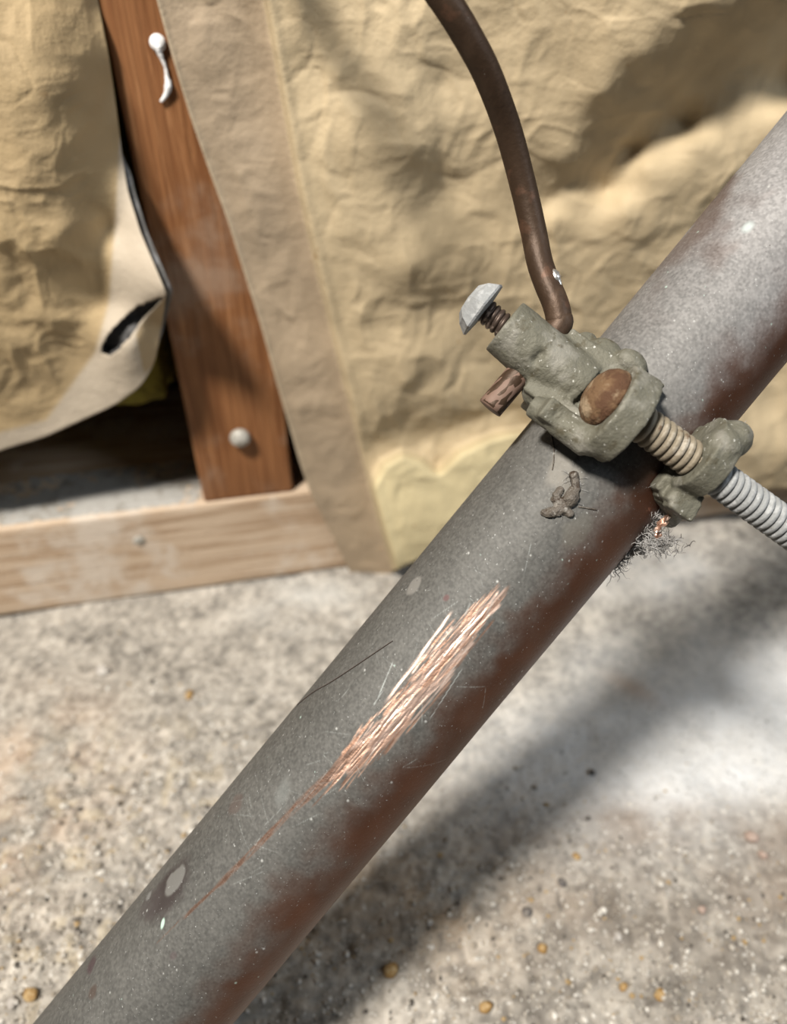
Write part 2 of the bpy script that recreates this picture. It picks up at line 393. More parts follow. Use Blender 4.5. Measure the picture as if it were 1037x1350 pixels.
def nail(parent, px, py, r, mat, label=None, proud=1.6, d=0.0):
    a, z = sight_wall(px, py, d); M = wall_obj_matrix(float(a), d, float(z))
    bm = bmesh.new(); ax = (0, -1, 0)
    add_lathe(bm, (0, .0006, 0), ax, [(r*.35*MM, -.004), (r*.35*MM, .0), (r*.40*MM, proud*.4*MM), (r*.95*MM, proud*.45*MM), (r*MM, proud*.7*MM), (r*.8*MM, proud*MM), (0, proud*1.12*MM)], 18)
    o = from_bm('nail', bm, mat); o.parent = parent
    o.matrix_parent_inverse = parent.matrix_world.inverted(); o.matrix_world = M
    if label: o['label'] = label
    return o
bpy.context.view_layer.update()
nail(stud, 316, 573, 3.6, M_nail, 'domed grey nail head low on the stud', 4.2, -1)
nw = nail(stud, 208, 56, 2.0, M_paint, 'nail head covered in white paint', 1.8, -1)
# grey dust lying on the plate beside the stud
da_, dd_ = np.meshgrid(np.arange(-140, 84.5, 1.0), np.arange(-30, -1.4, .8), indexing='ij'); Pd = np.stack([da_, dd_], -1)
hz = 42.55+.9*smooth(-.25, .5, fbm(Pd/9, 3, 500)+.35-.9*smooth(-14, -30, dd_)-.9*smooth(-5, -1.5, dd_))+.15*noise(Pd/1.2, 501)
dl = new_mesh('dust_layer', wall_pt(da_, dd_, hz).reshape(-1, 3)*MM, grid_faces(*da_.shape), material('grey_dust', [((.34, .325, .30),), ((.24, .22, .19), 160, .5, .65)], .95, bump=((900, .0003),)))
dl.parent = plate; dl.matrix_parent_inverse = plate.matrix_world.inverted(); dl['kind'] = 'stuff'; dl['label'] = 'grey dust on top of the plank'
nail(plate, 183, 712, 2.2, M_nail, None, 1.2, 0)
# paint run below the white nail
pts = [(208, 60), (213, 76), (218, 88), (220, 100), (222, 113), (219, 124), (212, 134)]
q = [Vector(wall_pt(*(lambda az: (az[0], -.4, az[1]))(sight_wall(x, y, -.6)))*MM) for x, y in pts]
run = tube('paint_drip', q, [.0012, .0006, .0004, .0005, .0010, .0006, .0003], M_paint, None, 10, .15)
run.parent = stud; run.matrix_parent_inverse = stud.matrix_world.inverted(); run['label'] = 'run of white paint under the upper nail'

# ------------------------------------------------------------------ insulation batts faced with kraft paper
def poly(pts, n):
    pts = np.array(pts, float); s = np.r_[0, np.cumsum(np.linalg.norm(np.diff(pts[:, :2], axis=0), axis=1))]; t = np.linspace(0, s[-1], n)
    k = 7; out = np.stack([np.interp(t, s, pts[:, i]) for i in range(pts.shape[1])], 1)
    w = max(1, n//60); ker = np.ones(2*w+1)/(2*w+1)
    pad = np.pad(out, ((w, w), (0, 0)), mode='reflect', reflect_type='odd')
    return np.stack([np.convolve(pad[:, i], ker, 'valid') for i in range(out.shape[1])], 1)
def coons(top, bottom, left, right):
    n, m = len(left), len(top); u = np.linspace(0, 1, m)[None, :, None]; v = np.linspace(0, 1, n)[:, None, None]
    return ((1-v)*top[None]+v*bottom[None]+(1-u)*left[:, None]+u*right[:, None]
            -((1-u)*(1-v)*top[0]+u*(1-v)*top[-1]+(1-u)*v*bottom[0]+u*v*bottom[-1]))
def inside(x, y, pg):
    r = np.zeros(x.shape, bool); pg = list(pg)
    for (x0, y0), (x1, y1) in zip(pg, pg[1:]+pg[:1]):
        c = ((y0 > y) != (y1 > y)) & (x < (x1-x0)*(y-y0)/((y1-y0) if y1 != y0 else 1e-9)+x0); r ^= c
    return r
def dist_line(x, y, ln):                      # signed: positive to the right of a downward polyline
    best = np.full(x.shape, 1e9); sg = np.zeros(x.shape)
    for (x0, y0), (x1, y1) in zip(ln, ln[1:]):
        dx, dy = x1-x0, y1-y0; t = np.clip(((x-x0)*dx+(y-y0)*dy)/(dx*dx+dy*dy), 0, 1)
        qx, qy = x-(x0+t*dx), y-(y0+t*dy); dd = np.hypot(qx, qy); s = np.sign(qx*dy-qy*dx)
        k = dd < best; best = np.where(k, dd, best); sg = np.where(k, s, sg)
    return best*sg
def crumple(a, z, seed, k=1.0):
    Q = np.stack([a, z], -1)
    W = Q+np.stack([fbm(Q/16, 2, seed+50), fbm(Q/16, 2, seed+51)], -1)*5
    return k*(1.5*fbm(W/30, 3, seed)+.95*ridged(W/19*np.array([1.25, .85]), 2, seed+7)+.30*ridged(W/8, 2, seed+13)+.12*ridged(W/3.6, 1, seed+19)
              +.42*np.exp(-np.abs(noise(W/21, seed+23))*11)*np.clip(noise(W/17, seed+24)*2, -1, 1)+.30*np.exp(-np.abs(noise(W/11, seed+25))*9)*np.clip(noise(W/12, seed+26)*2, -1, 1))

# left batt
L_right = [(82, -235), (112, -95), (129, 0), (143, 70), (153, 140), (161, 205), (168, 250), (184, 305), (203, 350), (219, 388)]
L_bot = [(-460, 690), (-150, 640), (-60, 614), (0, 594), (60, 576), (110, 553), (150, 535), (186, 509), (204, 478), (213, 430), (219, 388)]
fL = rbf([(-460, -90, 6), (-460, 250, 8), (-460, 690, 4), (-150, -90, 6), (0, -90, 8), (80, -60, 6), (112, -95, -3), (128, 0, -2), (112, 0, 2), (85, 30, 9), (50, 60, 15), (150, 120, -1), (136, 120, 3), (100, 140, 13), (120, 120, 8), (60, 140, 17),
          (160, 200, 1.5), (145, 200, 5), (125, 205, 10), (60, 220, 18), (-150, 250, 8), (0, 300, 19), (90, 300, 18), (120, 300, 12), (145, 300, 5), (178, 290, 12), (206, 352, 23), (219, 388, 28),
          (160, 400, 10), (132, 390, 8), (80, 420, 14), (0, 420, 13), (-150, 420, 10), (122, 470, 9), (70, 520, 7), (0, 545, 7), (-150, 560, 6),
          (204, 478, 12), (184, 480, 17), (186, 509, 14), (160, 500, 13), (165, 460, 19), (110, 553, 8), (60, 576, 6), (0, 594, 5), (-150, 640, 4), (213, 430, 7), (200, 440, 11), (182, 445, 19)])
n, m = 350, 340
PG = coons(poly([(-460, -235), (82, -235)], m), poly(L_bot, m), poly([(-460, -235), (-460, 690)], n), poly(L_right, n))
x, y = PG[..., 0], PG[..., 1]
d = fL(x, y); a, z = sight_wall(x, y, d)
edge = smooth(0, 60, np.abs(dist_line(x, y, L_right)))
lip = dist_line(x, y, [(156, 205), (150, 300), (142, 400), (124, 465), (60, 553), (-160, 612)])     # lower right of this the paper is folded out
d = d+crumple(a, z, 100, 1.4)*(.15+.85*smooth(-5, 40, -lip))*(.3+.7*edge)
V = wall_pt(a, d, z)
slot = inside(x, y, [(219, 389), (203, 396), (181, 403), (160, 422), (143, 440), (133, 458), (134, 466), (143, 469), (155, 461), (170, 445), (186, 424), (204, 405)])
F = grid_faces(n, m); keep = ~(slot.ravel()[F].sum(1) >= 2)
lipm = smooth(-3, 5, lip)
kc = np.array([.375, .285, .17]); P3 = np.stack([a, z], -1)
col = kc*(1+.20*fbm(P3/22, 3, 3)+.12*noise(P3/5, 9))[..., None]*np.array([1, .97, .9])
col = col*(1-lipm[..., None])+np.array([.43, .365, .285])*(1+.06*fbm(P3/12, 3, 8))[..., None]*lipm[..., None]  # folded-out lip painted paler, as the side that catches the light
lobe = smooth(-1, 1, inside(x, y, [(222, 388), (190, 424), (179, 440), (190, 492), (206, 480), (216, 430)])*2.0-1)[..., None]
col = col*(1-lobe)+np.array([.36, .27, .16])*lobe  # lobe turned away from the light, its shade put into the colour
M_sheet = material('kraft_paper_sheet', [((.26, .16, .07), 120, .68, .76)], .72, attr='Col', bump=((260, .0004), (1100, .00015)))
batt = thing('insulation_batt', 'insulation batt in bulging brown kraft paper, torn and curled above the dark gap', 'insulation', Matrix.Translation(Vector(wall_pt(25, -40, 75)*MM)))
off = np.array(batt.matrix_world.translation)
def sheet(name, V, F, mat, parent, off, thick, col=None):
    used = np.unique(F); mp = np.full(len(V.reshape(-1, 3)), -1); mp[used] = np.arange(len(used))
    o = new_mesh(name, V.reshape(-1, 3)[used]*MM-off, mp[F], mat, parent, True, {'Col': col.reshape(-1, 3)[used]} if col is not None else None)
    sm = o.modifiers.new('thickness', 'SOLIDIFY'); sm.thickness = thick*MM; sm.offset = -1
    return o
F = F[:, ::-1]
sheet('paper_facing', V, F[keep], M_sheet, batt, off, .35, col)
# black asphalt liner right behind the flap, showing past its edge
sh = smooth(90, 0, np.abs(dist_line(x, y, L_right)))*smooth(200, 240, y)
da = 1.5*sh
zone = ((y > 205) & (x > 90)).ravel()[F].all(1)
Vl = wall_pt(a+da, d-1.3-.7*sh-3.5*inside(x, y, [(212, 389), (180, 398), (150, 425), (128, 455), (134, 474), (160, 466), (190, 430), (210, 405)]), z-.3*sh)
sheet('asphalt_liner', Vl, F[zone], M_asphalt, batt, off, .4)
# wool filling behind the paper
def wool(name, a0, a1, d0, d1, z0, z1, parent, off, seed):
    bm = bmesh.new(); add_box(bm, (0, 0, 0), ((1, 0, 0), (0, 1, 0), (0, 0, 1)), (.5, .5, .5))
    bmesh.ops.subdivide_edges(bm, edges=bm.edges[:], cuts=40, use_grid_fill=True)
    co = np.array([v.co[:] for v in bm.verts]); sph = co/np.maximum(np.linalg.norm(co, axis=1, keepdims=True), 1e-6)*.62
    co = co*.75+sph*.25
    Wp = wall_pt((a0+a1)/2+co[:, 0]*(a1-a0), (d0+d1)/2+co[:, 1]*(d1-d0), (z0+z1)/2+co[:, 2]*(z1-z0))
    nn = fbm(Wp/7, 3, seed)*3
    dirv = (Wp-Wp.mean(0)); dirv /= np.linalg.norm(dirv, axis=1, keepdims=True); Wp = Wp+dirv*nn[:, None]
    for v, p in zip(bm.verts, Wp): v.co = Vector(p*MM-off)
    return from_bm(name, bm, M_glass, parent)
wool('fibreglass_filling', -60, 82, -84, -14, 74, 225, batt, off, 5)

# right batt
R_left = [(155, -235), (186, -95), (207, 0), (229, 80), (250, 150), (276, 225), (300, 290), (322, 360), (345, 432), (362, 495), (378, 550), (396, 612), (411, 655), (430, 690), (452, 735), (478, 788)]
R_bot = [(478, 788), (520, 752), (600, 712), (720, 680), (860, 660), (980, 648), (1100, 636), (1350, 610)]
FOLD = [(288, -235), (322, -95), (347, 0), (367, 110), (392, 250), (417, 360), (440, 455), (466, 560), (486, 640), (502, 700), (522, 765)]
fR = rbf([(155, -235, 1.2), (250, -235, 1.5), (186, -95, 1.2), (207, 0, 1.2), (250, 150, 1.2), (300, 290, 1.2), (345, 432, 1.5), (378, 550, 2), (411, 655, 3), (452, 735, 2), (478, 788, 1.5), (270, 60, 2), (330, 150, 2), (350, 300, 2.2), (395, 430, 2.5), (425, 560, 3), (455, 680, 3),
          (370, 30, 3), (400, 150, 4), (430, 300, 5), (470, 450, 5), (490, 560, 5),
          (450, 60, 5), (470, 250, 6), (530, 60, 8), (538, 120, 11), (538, 200, 11.5), (546, 350, 11.5), (552, 480, 8), (572, 110, 4), (578, 250, 3), (585, 400, 3), (640, 250, 6), (640, 80, 7),
          (500, 605, 3), (560, 600, 3), (620, 560, 3), (690, 540, 3), (540, 660, 5), (620, 640, 6), (520, 735, 8), (600, 700, 9), (720, 680, 9),
          (700, 60, 10), (760, 100, 14), (690, 180, 9), (720, 220, 9), (745, 210, 13), (800, 125, 20), (850, 73, 23), (940, 10, 26), (1037, -65, 28), (780, 190, 11), (850, 150, 11), (930, 100, 11), (1037, 50, 11),
          (720, 262, 3), (800, 250, 1.5), (835, 200, 1.5), (900, 165, 1.5), (1037, 120, 1.5), (735, 288, 11), (820, 274, 15), (850, 218, 15), (910, 188, 16), (1037, 148, 17), (800, 330, 11), (900, 280, 13),
          (800, 420, 6), (900, 450, 7), (1037, 400, 8), (1000, 520, 3), (1037, 560, 8), (980, 585, 13), (1037, 595, 15), (1000, 640, 9), (1350, 600, 10), (1350, -95, 20), (1350, 300, 10), (860, 660, 5), (840, -95, 18), (640, -95, 8), (450, -95, 5)])
n, m = 380, 460
PG = coons(poly([(155, -235), (1350, -235)], m), poly(R_bot, m), poly(R_left, n), poly([(1350, -235), (1350, 610)], n))
x, y = PG[..., 0], PG[..., 1]
fd = dist_line(x, y, FOLD)
CREASE = [(470, 660), (488, 628), (500, 606), (530, 592), (560, 600), (577, 613), (600, 590), (640, 572), (700, 552), (780, 535)]
cd_ = -dist_line(x, y, CREASE); panel = smooth(-2, 15, cd_)*smooth(-2, 8, fd)*smooth(820, 720, x)*smooth(560, 575, y)
d = fR(x, y)+6.0*panel-2.5*np.exp(-((cd_+22)/26)**2)*smooth(0, 10, fd)*smooth(760, 660, x)*smooth(500, 560, y)+3.6*smooth(-1, 6, fd)+.8*np.exp(-((fd-9)/7)**2); a, z = sight_wall(x, y, d)
ed = smooth(0, 40, np.abs(dist_line(x, y, R_left)))
d = d+crumple(a, z, 300, 1.1)*(.25+.75*ed)*(1-.85*np.exp(-(fd/26)**2))*np.where(fd < 0, .75, 1)
rim = np.exp(-(dist_line(x, y, R_left)/5)**2)*smooth(690, 600, y)
d = np.maximum(d, np.where(fd < 0, .6, 1.5))+.8*rim
V = wall_pt(a, d, z); P3 = np.stack([a, z], -1)
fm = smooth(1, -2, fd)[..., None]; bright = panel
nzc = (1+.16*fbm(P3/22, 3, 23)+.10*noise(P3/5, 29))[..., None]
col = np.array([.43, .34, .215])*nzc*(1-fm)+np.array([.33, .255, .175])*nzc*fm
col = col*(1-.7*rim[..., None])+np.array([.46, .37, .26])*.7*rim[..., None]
col = col*(1-bright[..., None])+np.array([.50, .42, .25])*nzc*bright[..., None]  # upward-facing panel: its extra brightness is painted into the paper colour
batt2 = thing('insulation_batt', 'insulation batt in wide crumpled kraft paper stapled to the stud, behind the copper pipe', 'insulation', Matrix.Translation(Vector(wall_pt(250, -40, 45)*MM)))
off2 = np.array(batt2.matrix_world.translation)
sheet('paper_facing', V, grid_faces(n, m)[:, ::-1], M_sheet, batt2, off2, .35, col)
wool('fibreglass_filling', 126, 440, -80, -6, 56, 225, batt2, off2, 15)
# white-topped nail in the paper at the top right
a0, z0 = sight_wall(921, 7, 24)
bm = bmesh.new(); add_lathe(bm, (0, 0, 0), (0, -1, 0), [(.0006, -.006), (.0006, .0008), (.0018, .001), (.0020, .0019), (.0012, .0026), (0, .0028)], 16, .08)
o = from_bm('paper_nail', bm, M_paint); o.matrix_world = wall_obj_matrix(float(a0), 22.5, float(z0))
tag(o, 'small whitish nail head in the crumpled paper at the top right', 'nail')

# ------------------------------------------------------------------ copper pipe
def s_at_floor():
    return (3-PO[2])/PX[2]
x_end0 = s_at_floor()-12
hitw = ((WO-PO)@WN)/(PX@WN); x_end1 = hitw+40
xv0, xv1 = on_pipe(120, 1420)[0]-6, on_pipe(1037, 240)[0]+10
gx = np.r_[np.linspace(x_end0, xv0, 24)[:-1], np.arange(xv0, xv1, .16), np.arange(xv1+.16, xv1+70, .5), np.linspace(xv1+70, x_end1, 30)]
th = np.r_[np.linspace(-math.pi, -1.75, 22)[:-1], np.arange(-1.75, 1.75, .16/R_PIPE), np.linspace(1.75, math.pi, 22)]
TX, TT = np.meshgrid(gx, th, indexing='ij'); AR = TT*R_PIPE
Rr = R_PIPE+.06*fbm(np.stack([TX/25, AR/12], -1), 2, 77)
Q3 = np.stack([TX, R_PIPE*np.sin(TT), R_PIPE*np.cos(TT)], -1)
sY = np.sin(TT)
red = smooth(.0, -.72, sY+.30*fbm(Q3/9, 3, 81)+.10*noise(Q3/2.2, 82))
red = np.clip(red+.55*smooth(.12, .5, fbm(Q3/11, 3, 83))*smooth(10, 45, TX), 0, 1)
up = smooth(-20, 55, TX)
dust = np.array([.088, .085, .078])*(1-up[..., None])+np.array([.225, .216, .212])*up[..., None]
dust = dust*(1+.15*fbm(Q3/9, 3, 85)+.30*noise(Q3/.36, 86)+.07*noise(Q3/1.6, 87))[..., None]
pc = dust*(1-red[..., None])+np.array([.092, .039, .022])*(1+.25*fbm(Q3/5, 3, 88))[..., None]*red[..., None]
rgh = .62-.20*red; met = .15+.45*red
def lay(mask, c, r=None, mt=None):
    global pc, rgh, met
    pc = pc*(1-mask[..., None])+np.array(c)*mask[..., None]
    if r is not None: rgh = rgh*(1-mask)+r*mask
    if mt is not None: met = met*(1-mask)+mt*mask
def local_oval(px, py, rl, rw, ang=0):        # distance field of an oval on the pipe, 1 at its rim
    X0, T0 = on_pipe(px, py); dx, dy = TX-X0, AR-T0*R_PIPE; ca, sa = math.cos(ang), math.sin(ang)
    return np.hypot((dx*ca+dy*sa)/rl, (-dx*sa+dy*ca)/rw)
def spot(px, py, rl, rw, c, k=.8, ang=0, soft=.35):
    lay(k*smooth(1+soft, 1-soft, local_oval(px, py, rl, rw, ang)+.18*noise(Q3/1.1, 90)), c)
spot(222, 1172, 5.4, 3.4, (.042, .033, .031), .95, .1); spot(198, 1190, 3.0, 2.6, (.06, .05, .048), .7)
spot(230, 1160, 2.7, 1.9, (.155, .15, .14), .95, .12, .15); spot(196, 1181, .8, .8, (.2, .2, .19), .7)
spot(742, 605, 5.5, 1.6, (.19, .175, .15), .6, .25); spot(752, 640, 3.5, 1.8, (.17, .155, .13), .5, .2)
spot(545, 772, 1.8, 1.3, (.19, .18, .165), .9, .1, .2); spot(120, 1272, 1.3, 1.6, (.06, .036, .040), .8); spot(122, 1308, 1.1, .9, (.07, .05, .04), .8)
spot(228, 1260, .8, .6, (.08, .06, .06), .6); spot(214, 1218, .8, .35, (.45, .62, .52), .9, .6); spot(588, 788, .6, .5, (.10, .04, .04), .7)
spot(310, 1060, 1.8, 1.6, (.10, .07, .06), .5); spot(372, 1045, 2.4, 1.2, (.19, .20, .19), .35, .4, .6)
spot(985, 300, 1.0, .7, (.42, .47, .46), .8, 0, .7); spot(760, 700, 3, 2, (.13, .12, .10), .5)
# white dust specks
for k in range(300):
    X0 = RNG.uniform(xv0, xv1); T0 = RNG.uniform(-1.3, 1.3); r = RNG.choice([.08, .13, .2], p=[.65, .27, .08])
    i0, i1 = np.searchsorted(gx, [X0-1, X0+1]); j0, j1 = np.searchsorted(th, [T0-.07, T0+.07])
    if i1 <= i0 or j1 <= j0: continue
    w = .75*smooth(r*1.5, r*.5, np.hypot(TX[i0:i1, j0:j1]-X0, AR[i0:i1, j0:j1]-T0*R_PIPE))
    c = np.array([.42, .42, .40]) if RNG.random() > .15 else np.array([.40, .52, .46])
    pc[i0:i1, j0:j1] = pc[i0:i1, j0:j1]*(1-w[..., None])+c*w[..., None]
# scraped streaks of bright copper
hgt = np.zeros_like(TX)
def streak(p, q, w, k, c, r=.28, mt=.95, depth=.0):
    (x0, t0), (x1, t1) = on_pipe(*p), on_pipe(*q); y0, y1 = t0*R_PIPE, t1*R_PIPE
    i0, i1 = np.searchsorted(gx, [min(x0, x1)-w*2, max(x0, x1)+w*2]); j0, j1 = np.searchsorted(th, [min(t0, t1)-w*2/R_PIPE, max(t0, t1)+w*2/R_PIPE])
    if i1 <= i0 or j1 <= j0: return
    a_, b_ = TX[i0:i1, j0:j1], AR[i0:i1, j0:j1]; dx, dy = x1-x0, y1-y0; L2 = dx*dx+dy*dy+1e-9
    t = np.clip(((a_-x0)*dx+(b_-y0)*dy)/L2, 0, 1); dd = np.hypot(a_-x0-t*dx, b_-y0-t*dy)
    m_ = k*smooth(w, w*.35, dd)*smooth(0, .12, t+.02)*smooth(1, .88, t-.02)*np.clip(.72+.7*noise(np.stack([a_/2.2, b_/.22], -1), 95), 0, 1)
    for arr, val in ((rgh, r), (met, mt)): arr[i0:i1, j0:j1] = arr[i0:i1, j0:j1]*(1-m_)+val*m_
    pc[i0:i1, j0:j1] = pc[i0:i1, j0:j1]*(1-m_[..., None])+np.array(c)*m_[..., None]
    hgt[i0:i1, j0:j1] -= m_*depth
CO = [(.58, .36, .26), (.78, .56, .46), (.27, .145, .095), (.64, .41, .31)]
C_mid = np.array([(638, 800), (600, 848), (560, 900), (520, 950), (480, 985), (452, 1015)], float)
halfw = [12, 24, 25, 22, 18, 10]
dirn = np.array([.648, -.762]); nor = np.array([.762, .648])
for k in range(230):
    f = RNG.uniform(0, 4.999); i = int(f); g = f-i; c = C_mid[i]*(1-g)+C_mid[i+1]*g; hw = halfw[i]*(1-g)+halfw[i+1]*g
    c = c+nor*np.clip(RNG.normal(0, .48), -1, 1)*hw; L = RNG.uniform(25, 95); dv = dirn+nor*RNG.normal(0, .06)
    streak(c-dv*L/2, c+dv*L/2, RNG.uniform(.10, .34), RNG.uniform(.45, .95), CO[RNG.choice(4, p=[.35, .2, .25, .2])], RNG.uniform(.34, .5), .85, .03)
for p, q, w, k in [((640, 796), (500, 962), .45, .95), ((632, 806), (520, 945), .4, .9), ((596, 806), (505, 930), .35, .7), ((575, 900), (486, 992), .6, .95), ((540, 915), (470, 985), .5, .9), ((600, 880), (520, 960), .4, .8), ((625, 845), (585, 885), .4, .6), ((640, 800), (600, 850), .55, .6)]:
    streak(p, q, w, k, (.82, .60, .50), .36, .9, .04)
BR = (.16, .095, .068)
for p, q, w, k in [((474, 984), (376, 1077), .95, 1.0), ((384, 1070), (286, 1169), .65, 1.0), ((300, 1155), (240, 1212), .35, 1.0), ((290, 1165), (245, 1205), .2, .8), ((245, 1205), (205, 1245), .12, .6), ((462, 1005), (400, 1060), .3, .7), ((455, 1015), (410, 1065), .2, .6), ((360, 1090), (310, 1145), .25, .7)]:
    streak(p, q, w, k, BR, .4, .7, .03)
LG = (.34, .36, .345)
for p, q, w, k in [((518, 872), (498, 920), .16, .7), ((505, 910), (492, 930), .16, .6), ((610, 880), (565, 950), .12, .6), ((622, 845), (540, 965), .10, .5), ((600, 905), (640, 905), .12, .4), ((640, 905), (636, 935), .12, .4), ((550, 1000), (530, 1012), .12, .5), ((530, 1012), (590, 1000), .08, .4), ((556, 925), (556, 955), .1, .4), ((470, 1010), (480, 1030), .12, .4), ((700, 715), (690, 760), .1, .4), ((495, 985), (480, 1010), .2, .5), ((650, 790), (640, 815), .3, .4), ((620, 795), (612, 812), .2, .5)]:
    streak(p, q, w, k, LG, .6, .1)
for k in range(40):
    c = np.array([RNG.uniform(300, 640), 0]); c[1] = 1425-c[0]*1.0+RNG.uniform(-60, 60); an = RNG.uniform(0, math.pi); L = RNG.uniform(10, 50); dv = np.array([math.cos(an), math.sin(an)])
    streak(c-dv*L/2, c+dv*L/2, .09, RNG.uniform(.15, .4), LG, .6, .1)
RR = Rr+hgt
pv = np.stack([TX, RR*np.sin(TT), RR*np.cos(TT)], -1).reshape(-1, 3)*MM
fp = grid_faces(len(gx), len(th))
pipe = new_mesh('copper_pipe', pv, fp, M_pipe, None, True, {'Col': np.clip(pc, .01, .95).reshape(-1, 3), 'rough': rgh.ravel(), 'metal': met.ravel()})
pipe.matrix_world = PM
tag(pipe, 'tarnished grey and reddish copper pipe crossing diagonally, scraped to bright metal', 'pipe')

# ------------------------------------------------------------------ ground clamp (pipe frame)
clamp = thing('ground_clamp', 'weathered grey cast bronze grounding clamp bolted round the copper pipe', 'clamp', PM)
m_ = lambda *v: Vector(v)*MM
TB = math.radians(10)
bx = Vector((-.11, math.cos(TB), math.sin(TB))).normalized()          # along the bolt, towards its head
bz = Vector((0, -math.sin(TB), math.cos(TB)))
def bolt_pt(t, X=0.0, c=0.0): return Vector((X, 0, 0))*MM+bz*(18.8+c)*MM+bx*t*MM
ZB = 11.5
bossE = loc(664, 430, ZB); BX, BY = float(bossE[0]), float(bossE[1])
bm = bmesh.new()
add_cyl(bm, m_(BX, 12, ZB-.4), m_(BX-.0, BY, ZB), 5.4*MM, 4.85*MM, 32)
add_arc(bm, R_PIPE*MM, 17.6*MM, math.radians(8), math.radians(100), -6.6*MM, 7.2*MM)
add_box(bm, m_(-.1, 11, 11.2), ((1, 0, 0), (0, 1, -.22), (0, .22, 1)), (6.4*MM, 8.2*MM, 3.4*MM))
add_box(bm, m_(-5.6, 10.5, 12.6), ((1, 0, 0), (0, 1, -.30), (0, .30, 1)), (1.5*MM, 8.6*MM, 3.9*MM))
add_cyl(bm, bolt_pt(6.9, -.9), bolt_pt(11.7, -.9), 6.3*MM, 6.0*MM, 32, 1.24, (1, 0, 0))
add_box(bm, bolt_pt(9.2, -2, -4.0), ((1, 0, 0), bx, bz), (5.6*MM, 2.4*MM, 4*MM))
add_cyl(bm, bolt_pt(19.5, -6.4, -6.0), bolt_pt(9.5, -6.8, -.8), 1.9*MM, 2.9*MM, 20)
add_ball(bm, bolt_pt(9.5, -6.2, 0), 3.0*MM)
add_box(bm, bolt_pt(13.5, -6.2, -4.6), ((1, 0, 0), bx, bz), (1.9*MM, 5.2*MM, 3.2*MM))
add_ball(bm, m_(6.6, 12.5, 11.2), 2.7*MM, (1, 1.3, 1)); add_ball(bm, m_(7.3, 8.5, 14.0), 2.2*MM, (1, 1.4, 1)); add_ball(bm, m_(-5.6, 17.0, 11.0), 2.6*MM, (1, 1.1, 1.1))
add_ball(bm, m_(6.4, 16, 9), 2.4*MM)
cast_part('jaw', bm, M_bronze, clamp, .00034, 4, .00013, (R_PIPE+.12)*MM, 5, ((706, 474, .75, .8), (713, 466, .7, .9), (757, 524, -1.25, .22), (728, 540, -.8, .2), (716, 556, .5, .35)))
# other jaw, on the lower right side of the pipe, with the ear the bolt runs through
bm = bmesh.new()
add_arc(bm, R_PIPE*MM, 17.8*MM, math.radians(-40), math.radians(-215), -6.8*MM, 6.8*MM, 40)
add_cyl(bm, bolt_pt(-5.0, 1.6), bolt_pt(-9.4, 1.6), 5.0*MM, 4.6*MM, 30, 1.32, (1, 0, 0))
add_ball(bm, bolt_pt(-8.0, 6.0, .4), 3.2*MM, (1.1, 1.0, 1.2)); add_ball(bm, bolt_pt(-6.8, 3.6, 2.0), 3.2*MM, (1.2, 1, 1))
add_box(bm, bolt_pt(-9.0, -5.4, -4.2), ((1, 0, 0), bx, bz), (1.9*MM, 2.6*MM, 3.6*MM))
add_box(bm, bolt_pt(-9.6, -6.6, -1.6), ((1, .2, 0), bx, bz), (1.7*MM, 2.4*MM, 1.5*MM))
add_box(bm, bolt_pt(-7.2, 0, -6.0), ((1, 0, 0), bx, bz), (6.6*MM, 2.6*MM, 3.4*MM))
cast_part('jaw', bm, M_bronze, clamp, .00034, 4, .00013, (R_PIPE+.12)*MM, 9)
# bolts: the front one shows, the other sits behind the pipe
def make_bolt(flip):
    s = -1 if flip else 1
    T = (lambda v: Vector((v.x, v.y, -v.z))) if flip else (lambda v: v)
    bm = bmesh.new(); p = T(bolt_pt(11.6)); ax = T(bx)
    add_lathe(bm, p, ax, [(2.8*MM, -3*MM), (2.8*MM, -.2*MM), (5.0*MM, 0), (5.1*MM, .7*MM), (4.75*MM, 1.9*MM), (3.95*MM, 2.9*MM), (2.7*MM, 3.6*MM), (1.3*MM, 3.95*MM), (0, 4.0*MM)], 32)
    h = from_bm('bolt', bm, M_rust, clamp); h['label'] = 'rusty domed bolt head' if not flip else 'bolt on the far side of the pipe'
    for t0, t1, mt, lb in ((9.0, -5.4, M_steel_tan, 'dirty tan screw thread between the jaws'), (-9.0, -32, M_zinc, 'whitish zinc screw thread beyond the jaw')):
        bm = bmesh.new(); thread_bm(bm, T(bolt_pt(t0)), T(bolt_pt(t1)), 3.05*MM, 1.32*MM, .75*MM, 28, 12)
        th_ = from_bm('thread', bm, mt, h); th_['label'] = lb
make_bolt(False)
# set screw pinching the wire
bm = bmesh.new(); hp = loc(640, 404, ZB)
add_lathe(bm, m_(BX, float(hp[1])-.2, ZB), (-.02, 1, 0), [(1.9*MM, -.3*MM), (5.1*MM, 0), (5.3*MM, .35*MM), (4.3*MM, 2.0*MM), (2.9*MM, 3.1*MM), (0, 3.5*MM)], 7)
bmesh.ops.bevel(bm, geom=[e for e in bm.edges if e.calc_face_angle(0) > .4], offset=.28*MM, segments=2, affect='EDGES')
sc = from_bm('set_screw', bm, M_zinc, clamp, False); sc['label'] = 'grey set screw with a faceted domed head'
bm = bmesh.new(); thread_bm(bm, m_(BX, BY-6, ZB), m_(BX, float(hp[1])+.2, ZB), 2.15*MM, 1.0*MM, .5*MM, 24)
st = from_bm('thread', bm, M_darksteel, sc); st['label'] = 'dark brown thread under the screw head'
